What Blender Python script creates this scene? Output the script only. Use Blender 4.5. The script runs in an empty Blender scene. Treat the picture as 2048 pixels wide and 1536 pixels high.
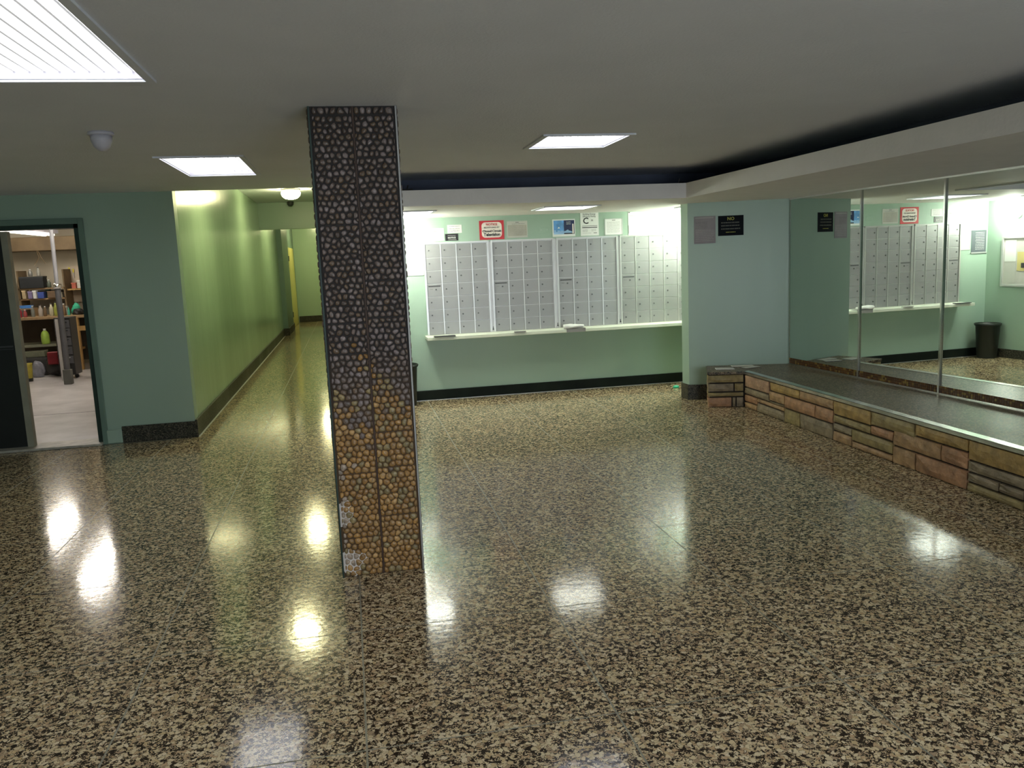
import bpy, bmesh, math, random
from mathutils import Matrix, Vector
random.seed(7)
SC = bpy.context.scene
COL = SC.collection
H = 2.296            # lobby ceiling height (m)

# ------------------------------------------------------------------ camera, world, exposure
cd = bpy.data.cameras.new('camera'); cam = bpy.data.objects.new('camera', cd); COL.objects.link(cam)
Rv = Vector((0.98012, -0.19378, -0.04248)); Uv = Vector((0.18555, 0.97121, -0.14939)).cross(Vector((0.98012, -0.19378, -0.04248))) * -1
Fv = Vector((0.18555, 0.97121, -0.14939)).normalized(); Rv = (Rv - Fv * Rv.dot(Fv)).normalized(); Uv = Rv.cross(Fv)
cam.matrix_world = Matrix(((Rv.x, Uv.x, -Fv.x, 0), (Rv.y, Uv.y, -Fv.y, 0), (Rv.z, Uv.z, -Fv.z, 1.56), (0, 0, 0, 1)))
cd.sensor_width = 36; cd.lens = 1666.57 / 2048 * 36; cd.clip_start = 0.05; cd.clip_end = 100
SC.camera = cam
w = bpy.data.worlds.new('world'); SC.world = w; w.use_nodes = True
w.node_tree.nodes['Background'].inputs[0].default_value = (0.5, 0.55, 0.6, 1)
w.node_tree.nodes['Background'].inputs[1].default_value = 0.02
SC.view_settings.view_transform = 'Standard'; SC.view_settings.look = 'None'
SC.view_settings.exposure = 0.72; SC.view_settings.gamma = 1.0; SC.view_settings.use_curve_mapping = False
la = bpy.data.lights.new('rear_cool_fill', 'AREA'); la.shape = 'RECTANGLE'; la.size = 2.7; la.size_y = 2.0; la.energy = 84; la.color = (.80, .90, 1.0)
lo = bpy.data.objects.new('rear_cool_fill', la); COL.objects.link(lo); lo.location = (2.1, -3.32, 1.12); lo.rotation_euler = (math.radians(94), 0, 0)   # unseen cool fill, added behind the camera to brighten column and ceiling
E_TROFFER = 2.9      # radiance of the fluorescent troffers
E_ALCOVE = 7.0      # the newer, brighter troffer over the mailboxes
E_GLOBE = 42.0       # corridor globes
E_SCONCE = 210.0      # two bare globes in the mailbox alcove
E_SHOP = 55.0         # strip light in the storage room

# ------------------------------------------------------------------ materials
MATS = {}
def nodes(name):
    m = bpy.data.materials.new(name); m.use_nodes = True; MATS[name] = m
    nt = m.node_tree; return m, nt, nt.nodes, nt.links, nt.nodes['Principled BSDF']
def mat(name, c, rough=.6, metal=0., var=.12, scale=6., bump=0., bscale=60., spec=.5, stretch=(1, 1, 1), coat=0.):
    m, nt, N, L, B = nodes(name)
    g = N.new('ShaderNodeNewGeometry'); mp = N.new('ShaderNodeMapping'); mp.inputs['Scale'].default_value = stretch
    L.new(g.outputs['Position'], mp.inputs['Vector'])
    n = N.new('ShaderNodeTexNoise'); n.inputs['Scale'].default_value = scale; n.inputs['Detail'].default_value = 4
    L.new(mp.outputs[0], n.inputs['Vector'])
    r = N.new('ShaderNodeValToRGB'); r.color_ramp.elements[0].position = .3; r.color_ramp.elements[1].position = .7
    r.color_ramp.elements[0].color = [max(0, x * (1 - var)) for x in c] + [1]
    r.color_ramp.elements[1].color = [min(1, x * (1 + var)) for x in c] + [1]
    L.new(n.outputs['Fac'], r.inputs[0]); L.new(r.outputs[0], B.inputs['Base Color'])
    B.inputs['Roughness'].default_value = rough; B.inputs['Metallic'].default_value = metal
    B.inputs['Specular IOR Level'].default_value = spec
    if coat: B.inputs['Coat Weight'].default_value = coat; B.inputs['Coat Roughness'].default_value = .1
    if bump:
        n2 = N.new('ShaderNodeTexNoise'); n2.inputs['Scale'].default_value = bscale; n2.inputs['Detail'].default_value = 3
        L.new(mp.outputs[0], n2.inputs['Vector'])
        b = N.new('ShaderNodeBump'); b.inputs['Strength'].default_value = bump; b.inputs['Distance'].default_value = .01
        L.new(n2.outputs['Fac'], b.inputs['Height']); L.new(b.outputs[0], B.inputs['Normal'])
    return m
def emat(name, c, s, stripes=False):
    m, nt, N, L, B = nodes(name)
    B.inputs['Base Color'].default_value = (.9, .9, .9, 1); B.inputs['Roughness'].default_value = .3
    B.inputs['Emission Color'].default_value = (*c, 1); B.inputs['Emission Strength'].default_value = s
    if stripes:      # ridged lens: thin darker lines between the prisms
        g = N.new('ShaderNodeNewGeometry'); x = N.new('ShaderNodeSeparateXYZ'); L.new(g.outputs['Position'], x.inputs[0])
        a = N.new('ShaderNodeMath'); a.operation = 'MULTIPLY'; a.inputs[1].default_value = 2 * math.pi / .052; L.new(x.outputs['X'], a.inputs[0])
        s_ = N.new('ShaderNodeMath'); s_.operation = 'SINE'; L.new(a.outputs[0], s_.inputs[0])
        r = N.new('ShaderNodeMapRange'); r.inputs[1].default_value = -.88; r.inputs[2].default_value = -.74
        r.inputs[3].default_value = .07 * s; r.inputs[4].default_value = s
        L.new(s_.outputs[0], r.inputs[0]); L.new(r.outputs[0], B.inputs['Emission Strength'])
    return m
def terrazzo(name, dark, lights, rough, sc=1., spec=.5, cover=.5):
    m, nt, N, L, B = nodes(name)
    g = N.new('ShaderNodeNewGeometry')
    n = N.new('ShaderNodeTexNoise'); n.inputs['Scale'].default_value = 60 * sc; n.inputs['Detail'].default_value = 2
    L.new(g.outputs['Position'], n.inputs['Vector'])
    md = N.new('ShaderNodeVectorMath'); md.operation = 'SCALE'; md.inputs['Scale'].default_value = .022 / sc
    L.new(n.outputs['Color'], md.inputs[0])
    ad = N.new('ShaderNodeVectorMath'); ad.operation = 'ADD'; L.new(g.outputs['Position'], ad.inputs[0]); L.new(md.outputs[0], ad.inputs[1])
    def layer(scale, thr, edge):
        v = N.new('ShaderNodeTexVoronoi'); v.inputs['Scale'].default_value = scale; L.new(ad.outputs[0], v.inputs['Vector'])
        s = N.new('ShaderNodeSeparateColor'); L.new(v.outputs['Color'], s.inputs[0])
        t = N.new('ShaderNodeMath'); t.operation = 'GREATER_THAN'; t.inputs[1].default_value = thr; L.new(s.outputs[0], t.inputs[0])
        v2 = N.new('ShaderNodeTexVoronoi'); v2.feature = 'DISTANCE_TO_EDGE'; v2.inputs['Scale'].default_value = scale; L.new(ad.outputs[0], v2.inputs['Vector'])
        e = N.new('ShaderNodeMath'); e.operation = 'GREATER_THAN'; e.inputs[1].default_value = edge; L.new(v2.outputs['Distance'], e.inputs[0])
        p = N.new('ShaderNodeMath'); p.operation = 'MULTIPLY'; L.new(t.outputs[0], p.inputs[0]); L.new(e.outputs[0], p.inputs[1])
        r = N.new('ShaderNodeValToRGB'); r.color_ramp.interpolation = 'CONSTANT'
        for i, c in enumerate(lights):
            el = r.color_ramp.elements[i] if i < 2 else r.color_ramp.elements.new(i / len(lights))
            el.position = i / len(lights); el.color = (*c, 1)
        L.new(s.outputs[1], r.inputs[0]); return p, r
    pa, ra = layer(66 * sc, 1 - cover * .85, .04); pb, rb = layer(150 * sc, 1 - cover * .62, .07); pc_, rc = layer(310 * sc, 1 - cover * .62, .05)
    kn = N.new('ShaderNodeTexNoise'); kn.inputs['Scale'].default_value = 48 * sc; kn.inputs['Detail'].default_value = 1; L.new(g.outputs['Position'], kn.inputs['Vector'])
    kt = N.new('ShaderNodeMath'); kt.operation = 'GREATER_THAN'; kt.inputs[1].default_value = .44; L.new(kn.outputs['Fac'], kt.inputs[0])
    def gate(p):
        q = N.new('ShaderNodeMath'); q.operation = 'MULTIPLY'; L.new(p.outputs[0], q.inputs[0]); L.new(kt.outputs[0], q.inputs[1]); return q
    pb = gate(pb); pc_ = gate(pc_)
    dn = N.new('ShaderNodeTexNoise'); dn.inputs['Scale'].default_value = 30 * sc; L.new(g.outputs['Position'], dn.inputs['Vector'])
    dr = N.new('ShaderNodeValToRGB'); dr.color_ramp.elements[0].color = [x * .5 for x in dark] + [1]; dr.color_ramp.elements[1].color = [x * 1.7 for x in dark] + [1]
    L.new(dn.outputs['Fac'], dr.inputs[0])
    m1 = N.new('ShaderNodeMix'); m1.data_type = 'RGBA'; m0 = N.new('ShaderNodeMix'); m0.data_type = 'RGBA'; L.new(pc_.outputs[0], m0.inputs[0]); L.new(dr.outputs[0], m0.inputs[6]); L.new(rc.outputs[0], m0.inputs[7])
    L.new(pb.outputs[0], m1.inputs[0]); L.new(m0.outputs[2], m1.inputs[6]); L.new(rb.outputs[0], m1.inputs[7])
    m2 = N.new('ShaderNodeMix'); m2.data_type = 'RGBA'; L.new(pa.outputs[0], m2.inputs[0]); L.new(m1.outputs[2], m2.inputs[6]); L.new(ra.outputs[0], m2.inputs[7])
    L.new(m2.outputs[2], B.inputs['Base Color'])
    B.inputs['Specular IOR Level'].default_value = spec
    w1 = N.new('ShaderNodeTexNoise'); w1.inputs['Scale'].default_value = .9; w1.inputs['Detail'].default_value = 3; L.new(g.outputs['Position'], w1.inputs['Vector'])
    mr = N.new('ShaderNodeMapRange'); mr.inputs[3].default_value = rough * .6; mr.inputs[4].default_value = rough * 1.5
    L.new(w1.outputs['Fac'], mr.inputs[0]); L.new(mr.outputs[0], B.inputs['Roughness'])
    w2 = N.new('ShaderNodeTexNoise'); w2.inputs['Scale'].default_value = 25; L.new(g.outputs['Position'], w2.inputs['Vector'])
    b = N.new('ShaderNodeBump'); b.inputs['Strength'].default_value = .10; b.inputs['Distance'].default_value = .004
    L.new(w2.outputs['Fac'], b.inputs['Height']); L.new(b.outputs[0], B.inputs['Normal'])
    return m
M_mint = mat('mint_paint', (.34, .46, .365), .34, var=.05, scale=1.2, bump=.25, bscale=9, stretch=(1, 1, .18))
M_mint2 = mat('mint_paint_gloss', (.40, .55, .38), .2, var=.06, scale=1.5, bump=.35, bscale=5, stretch=(1, 1, .12))
M_trim_g = mat('mint_trim_paint', (.15, .23, .185), .35, var=.06)
M_ceil = mat('ceiling_paint', (.70, .72, .775), .9, var=.03, scale=2, bump=.25, bscale=90)
M_lip = mat('fascia_paint', (.80, .77, .75), .7, var=.03, bump=.15, bscale=40)
M_coved = mat('cove_shade_blue', (.10, .115, .16), .9, var=.15, scale=4)  # shade of the unlit gap above the soffit, put into the colour
M_terr = terrazzo('terrazzo', (.027, .017, .010), [(.66, .53, .32), (.56, .42, .23), (.72, .60, .40), (.50, .35, .20), (.62, .50, .30), (.66, .53, .33), (.40, .29, .18), (.70, .58, .37)], .11, 1.0, .4, .54)
M_terrb = terrazzo('dark_terrazzo', (.012, .013, .010), [(.09, .085, .065), (.06, .06, .04), (.13, .11, .08)], .4, 1.6, .25, .5)
M_bench = terrazzo('bench_terrazzo', (.022, .020, .015), [(.24, .17, .10), (.17, .12, .07), (.30, .23, .15)], .30, 1.3, .12, .5)
M_brass = mat('divider_strip_metal', (.27, .26, .20), .45, .3)
M_blackbase = mat('black_green_base', (.007, .011, .007), .6, var=.3, spec=.2)
M_metal = mat('brushed_aluminium', (.58, .57, .57), .42, .55, var=.05, scale=3)
M_door = mat('mailbox_silver', (.31, .305, .31), .42, .35, var=.03, scale=2)
M_rail = mat('mailbox_rail', (.55, .54, .53), .3, .5, var=.03)
M_chrome = mat('chrome', (.75, .75, .74), .12, 1., var=.02)
M_mirror = mat('mirror_glass', (.80, .86, .83), .0, 1., var=.0)
M_mirback = mat('mirror_edge', (.1, .16, .14), .3)
M_black = mat('black', (.012, .012, .012), .4)
M_dgrey = mat('dark_grey', (.06, .06, .065), .5)
M_white = mat('white_paper', (.80, .80, .78), .7, var=.02)
M_grey = mat('grey_paper', (.55, .54, .50), .7, var=.03)
M_ink = mat('ink_grey', (.25, .24, .24), .8)
M_pale = mat('pale_ink', (.5, .48, .48), .8)
M_red = mat('sign_red', (.52, .02, .03), .4, var=.1)
M_cream = mat('sign_cream', (.85, .76, .70), .6, var=.02)
M_blue = mat('poster_sky_blue', (.12, .32, .65), .4, var=.3, scale=14)
M_navy = mat('poster_night_navy', (.01, .02, .08), .4, var=.2)
M_lblue = mat('poster_pale_blue', (.35, .55, .8), .5)
M_shelfw = mat('shelf_paint', (.70, .74, .62), .5, var=.03)
M_bin = mat('black_plastic', (.012, .016, .013), .45)
M_greenp = mat('green_wrapper', (.02, .45, .25), .4)
M_smoke = mat('detector_plastic', (.50, .48, .53), .5)
M_conc = mat('storage_concrete', (.40, .38, .37), .35, var=.22, scale=3, bump=.1, bscale=20)
M_cream_wall = mat('storage_wall', (.52, .47, .36), .8, var=.1, scale=2)
M_brown = mat('brown_duct', (.16, .11, .055), .7, var=.2)
M_wood = mat('pine_wood', (.40, .24, .08), .6, var=.25, scale=6, stretch=(6, 6, .6))
M_doorleaf = mat('dark_door_metal', (.007, .009, .008), .5, var=.3)
M_beige = mat('beige_painted_edge', (.30, .29, .22), .5)
M_frameg = mat('dark_green_frame', (.012, .035, .025), .4)
M_yellow = mat('yellow_door', (.75, .66, .20), .4, var=.05)
def flat(n, c, r=.6): return mat(n, c, r, var=.15, scale=20)
TROF = emat('troffer_lens', (.93, .95, 1.0), E_TROFFER, True); TROFB = emat('alcove_end_lens', (.97, 1.0, .88), 12.0, True); TROFA = emat('alcove_lens', (.97, 1.0, .88), E_ALCOVE, True); SHOPB = emat('rear_tube_glow', (1.0, .93, .80), 40.0); SHOPD = emat('old_tube_glow', (1.0, .93, .82), 1.8)
GLOBE = emat('globe_glow', (1.0, .93, .50), E_GLOBE)
SCON = emat('sconce_glow', (.97, 1.0, .86), E_SCONCE)
SHOP = emat('shop_tube_glow', (1.0, .93, .82), E_SHOP)

# ------------------------------------------------------------------ geometry helpers
class MB:
    def __init__(s): s.v = []; s.f = []; s.mi = []
    def poly(s, pts, faces, mi=0):
        b = len(s.v); s.v += [tuple(p) for p in pts]
        for f in faces: s.f.append([b + i for i in f]); s.mi.append(mi)
        return s
    def box(s, x0, x1, y0, y1, z0, z1, mi=0):
        return s.poly([(x0, y0, z0), (x1, y0, z0), (x1, y1, z0), (x0, y1, z0), (x0, y0, z1), (x1, y0, z1), (x1, y1, z1), (x0, y1, z1)],
                      [(3, 2, 1, 0), (4, 5, 6, 7), (0, 1, 5, 4), (1, 2, 6, 5), (2, 3, 7, 6), (3, 0, 4, 7)], mi)
    def prism(s, xy, z0, z1, mi=0):
        n = len(xy)
        return s.poly([(x, y, z0) for x, y in xy] + [(x, y, z1) for x, y in xy],
                      [tuple(range(n - 1, -1, -1)), tuple(range(n, 2 * n))] + [(i, (i + 1) % n, n + (i + 1) % n, n + i) for i in range(n)], mi)
    def lathe(s, prof, n=20, cx=0, cy=0, mi=0, cap=True):
        b = len(s.v); k = len(prof)
        for r, z in prof:
            for i in range(n):
                a = 2 * math.pi * i / n; s.v.append((cx + r * math.cos(a), cy + r * math.sin(a), z))
        for j in range(k - 1):
            for i in range(n):
                s.f.append([b + j * n + i, b + j * n + (i + 1) % n, b + (j + 1) * n + (i + 1) % n, b + (j + 1) * n + i]); s.mi.append(mi)
        if cap:
            s.f.append([b + i for i in range(n - 1, -1, -1)]); s.mi.append(mi)
            s.f.append([b + (k - 1) * n + i for i in range(n)]); s.mi.append(mi)
        return s
    def tube(s, p, q, r, n=10, mi=0, r2=None):
        p = Vector(p); q = Vector(q); d = (q - p).normalized(); a = d.orthogonal().normalized(); c = d.cross(a); b = len(s.v)
        for o, rr in ((p, r), (q, r if r2 is None else r2)):
            for i in range(n):
                t = 2 * math.pi * i / n; s.v.append(tuple(o + (a * math.cos(t) + c * math.sin(t)) * rr))
        for i in range(n): s.f.append([b + i, b + (i + 1) % n, b + n + (i + 1) % n, b + n + i]); s.mi.append(mi)
        s.f.append([b + i for i in range(n - 1, -1, -1)]); s.mi.append(mi); s.f.append([b + n + i for i in range(n)]); s.mi.append(mi)
        return s
    def mesh(s, name, mats, smooth=False, bevel=0., merge=False):
        me = bpy.data.meshes.new(name); me.from_pydata(s.v, [], s.f)
        for m in (mats if isinstance(mats, (list, tuple)) else [mats]): me.materials.append(m)
        me.polygons.foreach_set('material_index', s.mi)
        bm = bmesh.new(); bm.from_mesh(me)
        if bevel: bmesh.ops.bevel(bm, geom=bm.edges[:], offset=bevel, segments=1, affect='EDGES', clamp_overlap=True)
        bmesh.ops.recalc_face_normals(bm, faces=bm.faces)
        bm.to_mesh(me); bm.free()
        if smooth: me.polygons.foreach_set('use_smooth', [True] * len(me.polygons))
        me.update(); return me
    def build(s, name, mats, parent=None, smooth=False, bevel=0., loc=None):
        o = bpy.data.objects.new(name, s.mesh(name, mats, smooth, bevel)); COL.objects.link(o)
        if loc: o.location = loc
        if parent: o.parent = parent
        return o
def link(name, me, parent=None, loc=(0, 0, 0), rot=(0, 0, 0)):
    o = bpy.data.objects.new(name, me); COL.objects.link(o); o.location = loc; o.rotation_euler = rot
    if parent: o.parent = parent
    return o
def tag(o, label, cat=None, group=None, kind=None):
    o['label'] = label
    if cat: o['category'] = cat
    if group: o['group'] = group
    if kind: o['kind'] = kind
    return o
def struct(o, label=None):
    o['kind'] = 'structure'
    if label: o['label'] = label
    return o
def thing(name, loc, label, cat, group=None, rz=0):
    o = bpy.data.objects.new(name, None); COL.objects.link(o); o.location = loc; o.rotation_euler = (0, 0, rz); o.empty_display_size = .1
    return tag(o, label, cat, group)
def text(body, size, loc, parent, m, rot=(math.pi / 2, 0, 0), align='CENTER', bold=0., name='lettering', sx=1.):
    c = bpy.data.curves.new(name, 'FONT'); c.body = body; c.size = size; c.align_x = align; c.align_y = 'CENTER'; c.extrude = .0006; c.offset = bold
    c.resolution_u = 2
    c.materials.append(m); fo = bpy.data.objects.new(name, c); COL.objects.link(fo); me = bpy.data.meshes.new_from_object(fo); bpy.data.objects.remove(fo)
    o = bpy.data.objects.new(name, me); COL.objects.link(o); o.location = loc; o.rotation_euler = rot; o.scale = (sx, 1, 1)
    o.parent = parent; return o
def plane_with_holes(x0, x1, y0, y1, z0, z1, holes):
    xs = sorted({x0, x1, *[h[0] for h in holes], *[h[1] for h in holes]}); ys = sorted({y0, y1, *[h[2] for h in holes], *[h[3] for h in holes]})
    b = MB()
    for i in range(len(xs) - 1):
        for j in range(len(ys) - 1):
            cx = (xs[i] + xs[i + 1]) / 2; cy = (ys[j] + ys[j + 1]) / 2
            if not any(h[0] < cx < h[1] and h[2] < cy < h[3] for h in holes): b.box(xs[i], xs[i + 1], ys[j], ys[j + 1], z0, z1)
    return b

# mirror wall is very slightly out of parallel: X grows toward the camera
MM = -.0446
def mx(y): return 4.432 + MM * (y - 7.814)
BMs = .0231
def bx(y): return 3.781 + BMs * (y - 7.569)
# the short dark wall at the far right stands 17 degrees askew: WP(s, d) = point s metres left of the mirror corner, d in front
WO = (4.429, 7.88); WA = (-.955, .297); WN = (-.297, -.955); WR = -math.atan2(.297, .955)
def WP(s, d=0.): return (WO[0] + WA[0] * s + WN[0] * d, WO[1] + WA[1] * s + WN[1] * d)
YM = 9.387           # face of the mailbox wall

# ------------------------------------------------------------------ floor
fl = struct(MB().box(-4.2, 6.0, -3.5, 25.5, -.12, -.0006).build('floor', M_brass), 'polished brown and cream terrazzo floor with thin divider strips')
xs = [-.891 + .848 * i for i in range(-4, 9)]; ys = [2.556 + .906 * i for i in range(-7, 8)]
gap = .0035
pm = MB().box(gap, .848 - gap, gap, .906 - gap, -.02, 0).mesh('terrazzo_panel', M_terr)
pk = MB().box(gap, .848 - gap, gap, .20, -.02, 0).mesh('terrazzo_panel', M_terr)
for x in xs[:-1]:
    for y in ys[:-1]:
        if y > 8.2 and x < -1.8: continue
        if y > 7.9 and x < -1.8: link('terrazzo_panel', pk, fl, (x, y, 0)); continue
        if y + .906 > 9.5:       # last row is cut at the mailbox wall
            continue
        link('terrazzo_panel', pm, fl, (x, y, 0))
y0 = 2.556 + .906 * 7
pc = MB().box(gap, .848 - gap, gap, YM + .3 - y0 - gap, -.02, 0).mesh('terrazzo_panel', M_terr)
for x in xs[3:-1]:
    if x > -.2: link('terrazzo_panel', pc, fl, (x, y0, 0))
for j in range(7, 25):
    for x in (-1.739, -.891):
        link('terrazzo_panel', pm, fl, (x, 2.556 + .906 * j, 0))

# ------------------------------------------------------------------ ceiling and soffit
lights = [(-1.30, -.70, 2.36, 3.53), (-1.13, -.635, 5.84, 6.95), (1.27, 1.80, 5.14, 5.69), (1.25, 1.85, .5, 1.7), (-1.3, -.7, -1.4, -.2), (1.25, 1.85, -1.9, -.7)]
ce = struct(plane_with_holes(-3.9, 5.2, -3.4, 8.25, H, H + .12, lights).build('ceiling', M_ceil), 'low grey plaster ceiling of the lobby')
gapc = MB().box(0, 4.9, 8.25, 9.7, H, H + .12).build('ceiling_recess_slab', M_ceil); gapc.parent = ce
# dropped soffit: L-shaped slab over mailbox alcove and bench, open gap above it
DH = (1.93, 2.44, 7.95, 8.46); DL = (.42, .84, 7.98, 8.42); DR = (3.64, 4.06, 8.44, 8.86)
zs0, zs1 = 2.035, 2.154
so = struct(plane_with_holes(.02, 4.9, 7.17, 9.6, zs0, zs1 - .02, [DH, DL, DR]).build('trim_1', M_lip), 'dropped plaster soffit above alcove and bench')
sr = MB().prism([(3.04, 7.17), (3.04, -3.3), (mx(-3.3) + .25, -3.3), (4.9, 7.17)], zs0, zs1 - .02).build('soffit_slab', M_lip, so)
f1 = MB().prism([(.02, 7.15), (3.02, 7.15), (3.05, 7.19), (.02, 7.19)], 2.023, zs1).build('fascia_board', M_lip, so)
f2 = MB().prism([(3.02, 7.15), (3.05, 7.19), (3.05, -3.3), (3.02, -3.3)], 2.023, zs1).build('fascia_board', M_lip, so)
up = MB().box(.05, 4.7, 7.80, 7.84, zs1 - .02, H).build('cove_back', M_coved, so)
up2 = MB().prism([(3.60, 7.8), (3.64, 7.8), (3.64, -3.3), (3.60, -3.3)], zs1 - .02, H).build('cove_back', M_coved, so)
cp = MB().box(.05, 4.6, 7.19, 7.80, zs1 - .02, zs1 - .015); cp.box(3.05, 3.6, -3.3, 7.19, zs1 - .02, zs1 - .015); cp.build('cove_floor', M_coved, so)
for (x, y, s) in ((.55, 7.24, 1), (3.0, 7.28, 0)):
    t = thing('wire_stub', (x, y, zs1), ['black wire stub in the cove near the mailbox soffit corner', 'black wire stub lying in the cove beside the cobbled column'][s], 'wire')
    b = MB().tube((-.05 * s, -.03, .012), (.05, .0, .016), .006, 6); b.tube((.0, 0, .01), (.012, 0, .05), .006, 6); b.build('stub', M_black, t)

# ------------------------------------------------------------------ walls
def wall(name, b, m, label=None): return struct(b.build(name, m), label)
XD0, XD1, ZD = -3.42, -2.335, 2.03
b = MB().box(-3.9, XD0 - .0, 8.25, 8.40, 0, H + .1).box(XD0, XD1, 8.25, 8.40, ZD, H + .1).box(XD1, -1.511, 8.25, 8.40, 0, H + .1)
wall('wall_far_left', b, M_mint, 'dim mint green wall with the open storage doorway')
wall('wall_corridor_left', MB().box(-1.66, -1.511, 8.40, 19.95, 0, 2.85), M_mint2, 'glossy green corridor wall with vertical light streaks')
wall('wall_corridor_right', MB().box(-.03, .38, 8.25, 25, 0, 2.85), M_mint, 'block of wall between the corridor and the mailbox alcove')
wall('wall_corridor_end', MB().box(-2.2, .4, 24.6, 24.8, 0, 2.85), M_mint2, 'green end wall of the corridor')
struct(MB().box(-1.8, .0, 8.25, 16.2, 2.75, 2.85).build('ceiling_corridor', M_ceil), 'higher corridor ceiling')
struct(MB().box(-1.8, .0, 16.4, 24.7, 2.80, 2.86).build('ceiling_corridor_end', M_ceil), 'ceiling of the far corridor section')
struct(MB().box(-1.511, -.03, 16.2, 16.4, 2.27, 2.80).build('trim_2', M_mint), 'dropped green header beam across the corridor')
struct(MB().box(-1.66, -.03, 8.25, 8.29, H + .1, 2.8).build('trim_3', M_ceil), 'upstand above the lobby ceiling edge')
b = MB().box(-1.66, -1.40, 19.95, 21.9, 0, 2.85).box(-1.66, -1.43, 21.9, 22.0, 0, 2.85).box(-1.66, -1.42, 24.25, 24.6, 0, 2.85).box(-1.66, -1.43, 22.0, 24.25, 2.08, 2.85)
wall('wall_corridor_far_left', b, M_trim_g, 'dark green pilaster at the far end of the corridor')
d3 = struct(MB().box(-1.47, -1.41, 22.02, 24.23, .01, 2.07).build('door_3', M_yellow), 'yellow door at the far end of the corridor')
for z in (.3, 1.72): MB().box(-1.412, -1.395, 22.03, 22.12, z, z + .13).build('hinge', M_dgrey, d3)
wall('wall_mailbox', MB().box(.36, 4.5, YM, YM + .15, 0, 2.1), M_mint, 'bright mint wall behind the mailboxes')
wall('wall_alcove_right', MB().box(4.12, 4.25, 8.14, YM, 0, 2.1), M_mint, 'hidden right side wall of the alcove')
wall('wall_far_right', MB().prism([WP(1.008), WP(-.03), (4.80, 7.80), (4.80, 8.15), (3.466, 8.36)], 0, 2.1), M_mint, 'dim grey green wall standing at a slight angle beside the mirrors')
wall('wall_right', MB().prism([(mx(-3.4) + .02, -3.4), (mx(-3.4) + .2, -3.4), (mx(8.0) + .2, 8.0), (mx(7.9) + .02, 7.9)], 0, H + .1), M_mint, 'wall behind the mirrors')
wall('wall_left', MB().box(-3.9, -3.75, -3.4, 8.25, 0, H + .1), M_mint)
wall('wall_rear', MB().box(-3.9, 5.2, -3.55, -3.4, 0, H + .1), M_mint)
# baseboards (dark terrazzo, with coved foot)
def base(name, b, m, label): return struct(b.build(name, m, bevel=.004), label)
base('baseboard_far_left', MB().box(-2.165, -1.50, 8.232, 8.25, 0, .155), M_terrb, 'dark terrazzo baseboard beside the storage door')
bl = base('baseboard_corridor_left', MB().box(-1.511, -1.490, 8.235, 19.95, 0, .17), M_terrb, 'dark green terrazzo baseboard along the corridor')
MB().prism([(-1.49, 8.24), (-1.478, 8.24), (-1.474, 14), (-1.478, 19.9), (-1.49, 19.9)], 0, .006).build('cove_edge_strip', M_metal, bl)
base('baseboard_corridor_end', MB().box(-1.4, -.03, 24.57, 24.6, 0, .17).box(-1.4, -1.375, 19.93, 21.9, 0, .17).box(-1.511, -1.4, 19.92, 19.95, 0, .17), M_terrb, 'dark baseboard at the corridor end')
bm_ = base('baseboard_mailbox', MB().box(.38, 4.12, 9.362, YM, 0, .112), M_blackbase, 'black baseboard under the mailboxes')
MB().box(.40, 4.10, 9.352, 9.362, 0, .004).build('edge_strip', M_metal, bm_)
base('baseboard_alcove_left', MB().box(.38, .402, 8.25, 9.362, 0, .115), M_terrb, 'brown grey baseboard behind the bin')
base('baseboard_far_right', MB().prism([WP(1.026, .018), WP(.60, .018), WP(.60, 0), WP(1.02, 0)], 0, .16).prism([WP(1.026, .018), WP(1.008, 0), (3.466, 8.36), (3.448, 8.36)], 0, .16), M_terrb, 'dark baseboard at the foot of the pier')
base('baseboard_block', MB().box(-.05, .40, 8.23, 8.25, 0, .17).box(-.05, -.03, 8.23, 24.5, 0, .17), M_terrb, 'baseboard of the block between corridor and alcove')
# patched plaster foot beside the doorway
struct(MB().prism([(-2.30, 8.21), (-2.165, 8.22), (-2.165, 8.25), (-2.30, 8.25)], 0, .13).build('trim_4', M_mint, bevel=.01), 'rough plaster patch at the foot of the wall')

# ------------------------------------------------------------------ storage doorway
fr = struct(MB().box(XD1, XD1 + .045, 8.215, 8.25, 0, ZD + .05).box(XD0 - .05, XD1, 8.215, 8.25, ZD, ZD + .05).build('door_1', M_trim_g, bevel=.003), 'mint green steel frame of the storage doorway')
MB().box(XD1 - .045, XD1, 8.25, 8.42, 0, ZD - .0).box(XD0, XD1, 8.25, 8.42, ZD - .035, ZD).build('door_stop', M_frameg, fr)
dl = struct(MB().box(XD0, -3.0, 8.30, 8.345, .012, ZD - .045).build('door_2', M_doorleaf, bevel=.003), 'dark metal door leaf standing at the left of the doorway')
MB().box(-3.0, -2.945, 8.28, 8.35, .012, ZD - .045).build('door_edge', M_beige, dl)
MB().box(-3.4, -3.02, 8.296, 8.30, .95, .965).box(-3.4, -3.02, 8.296, 8.30, .93, .935).build('kick_rail', M_dgrey, dl)
MB().box(XD0, XD1 - .0, 8.16, 8.46, 0, .022).build('threshold', mat('worn_stone_sill', (.42, .40, .34), .5, var=.25, scale=12), fr, bevel=.005)

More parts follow.
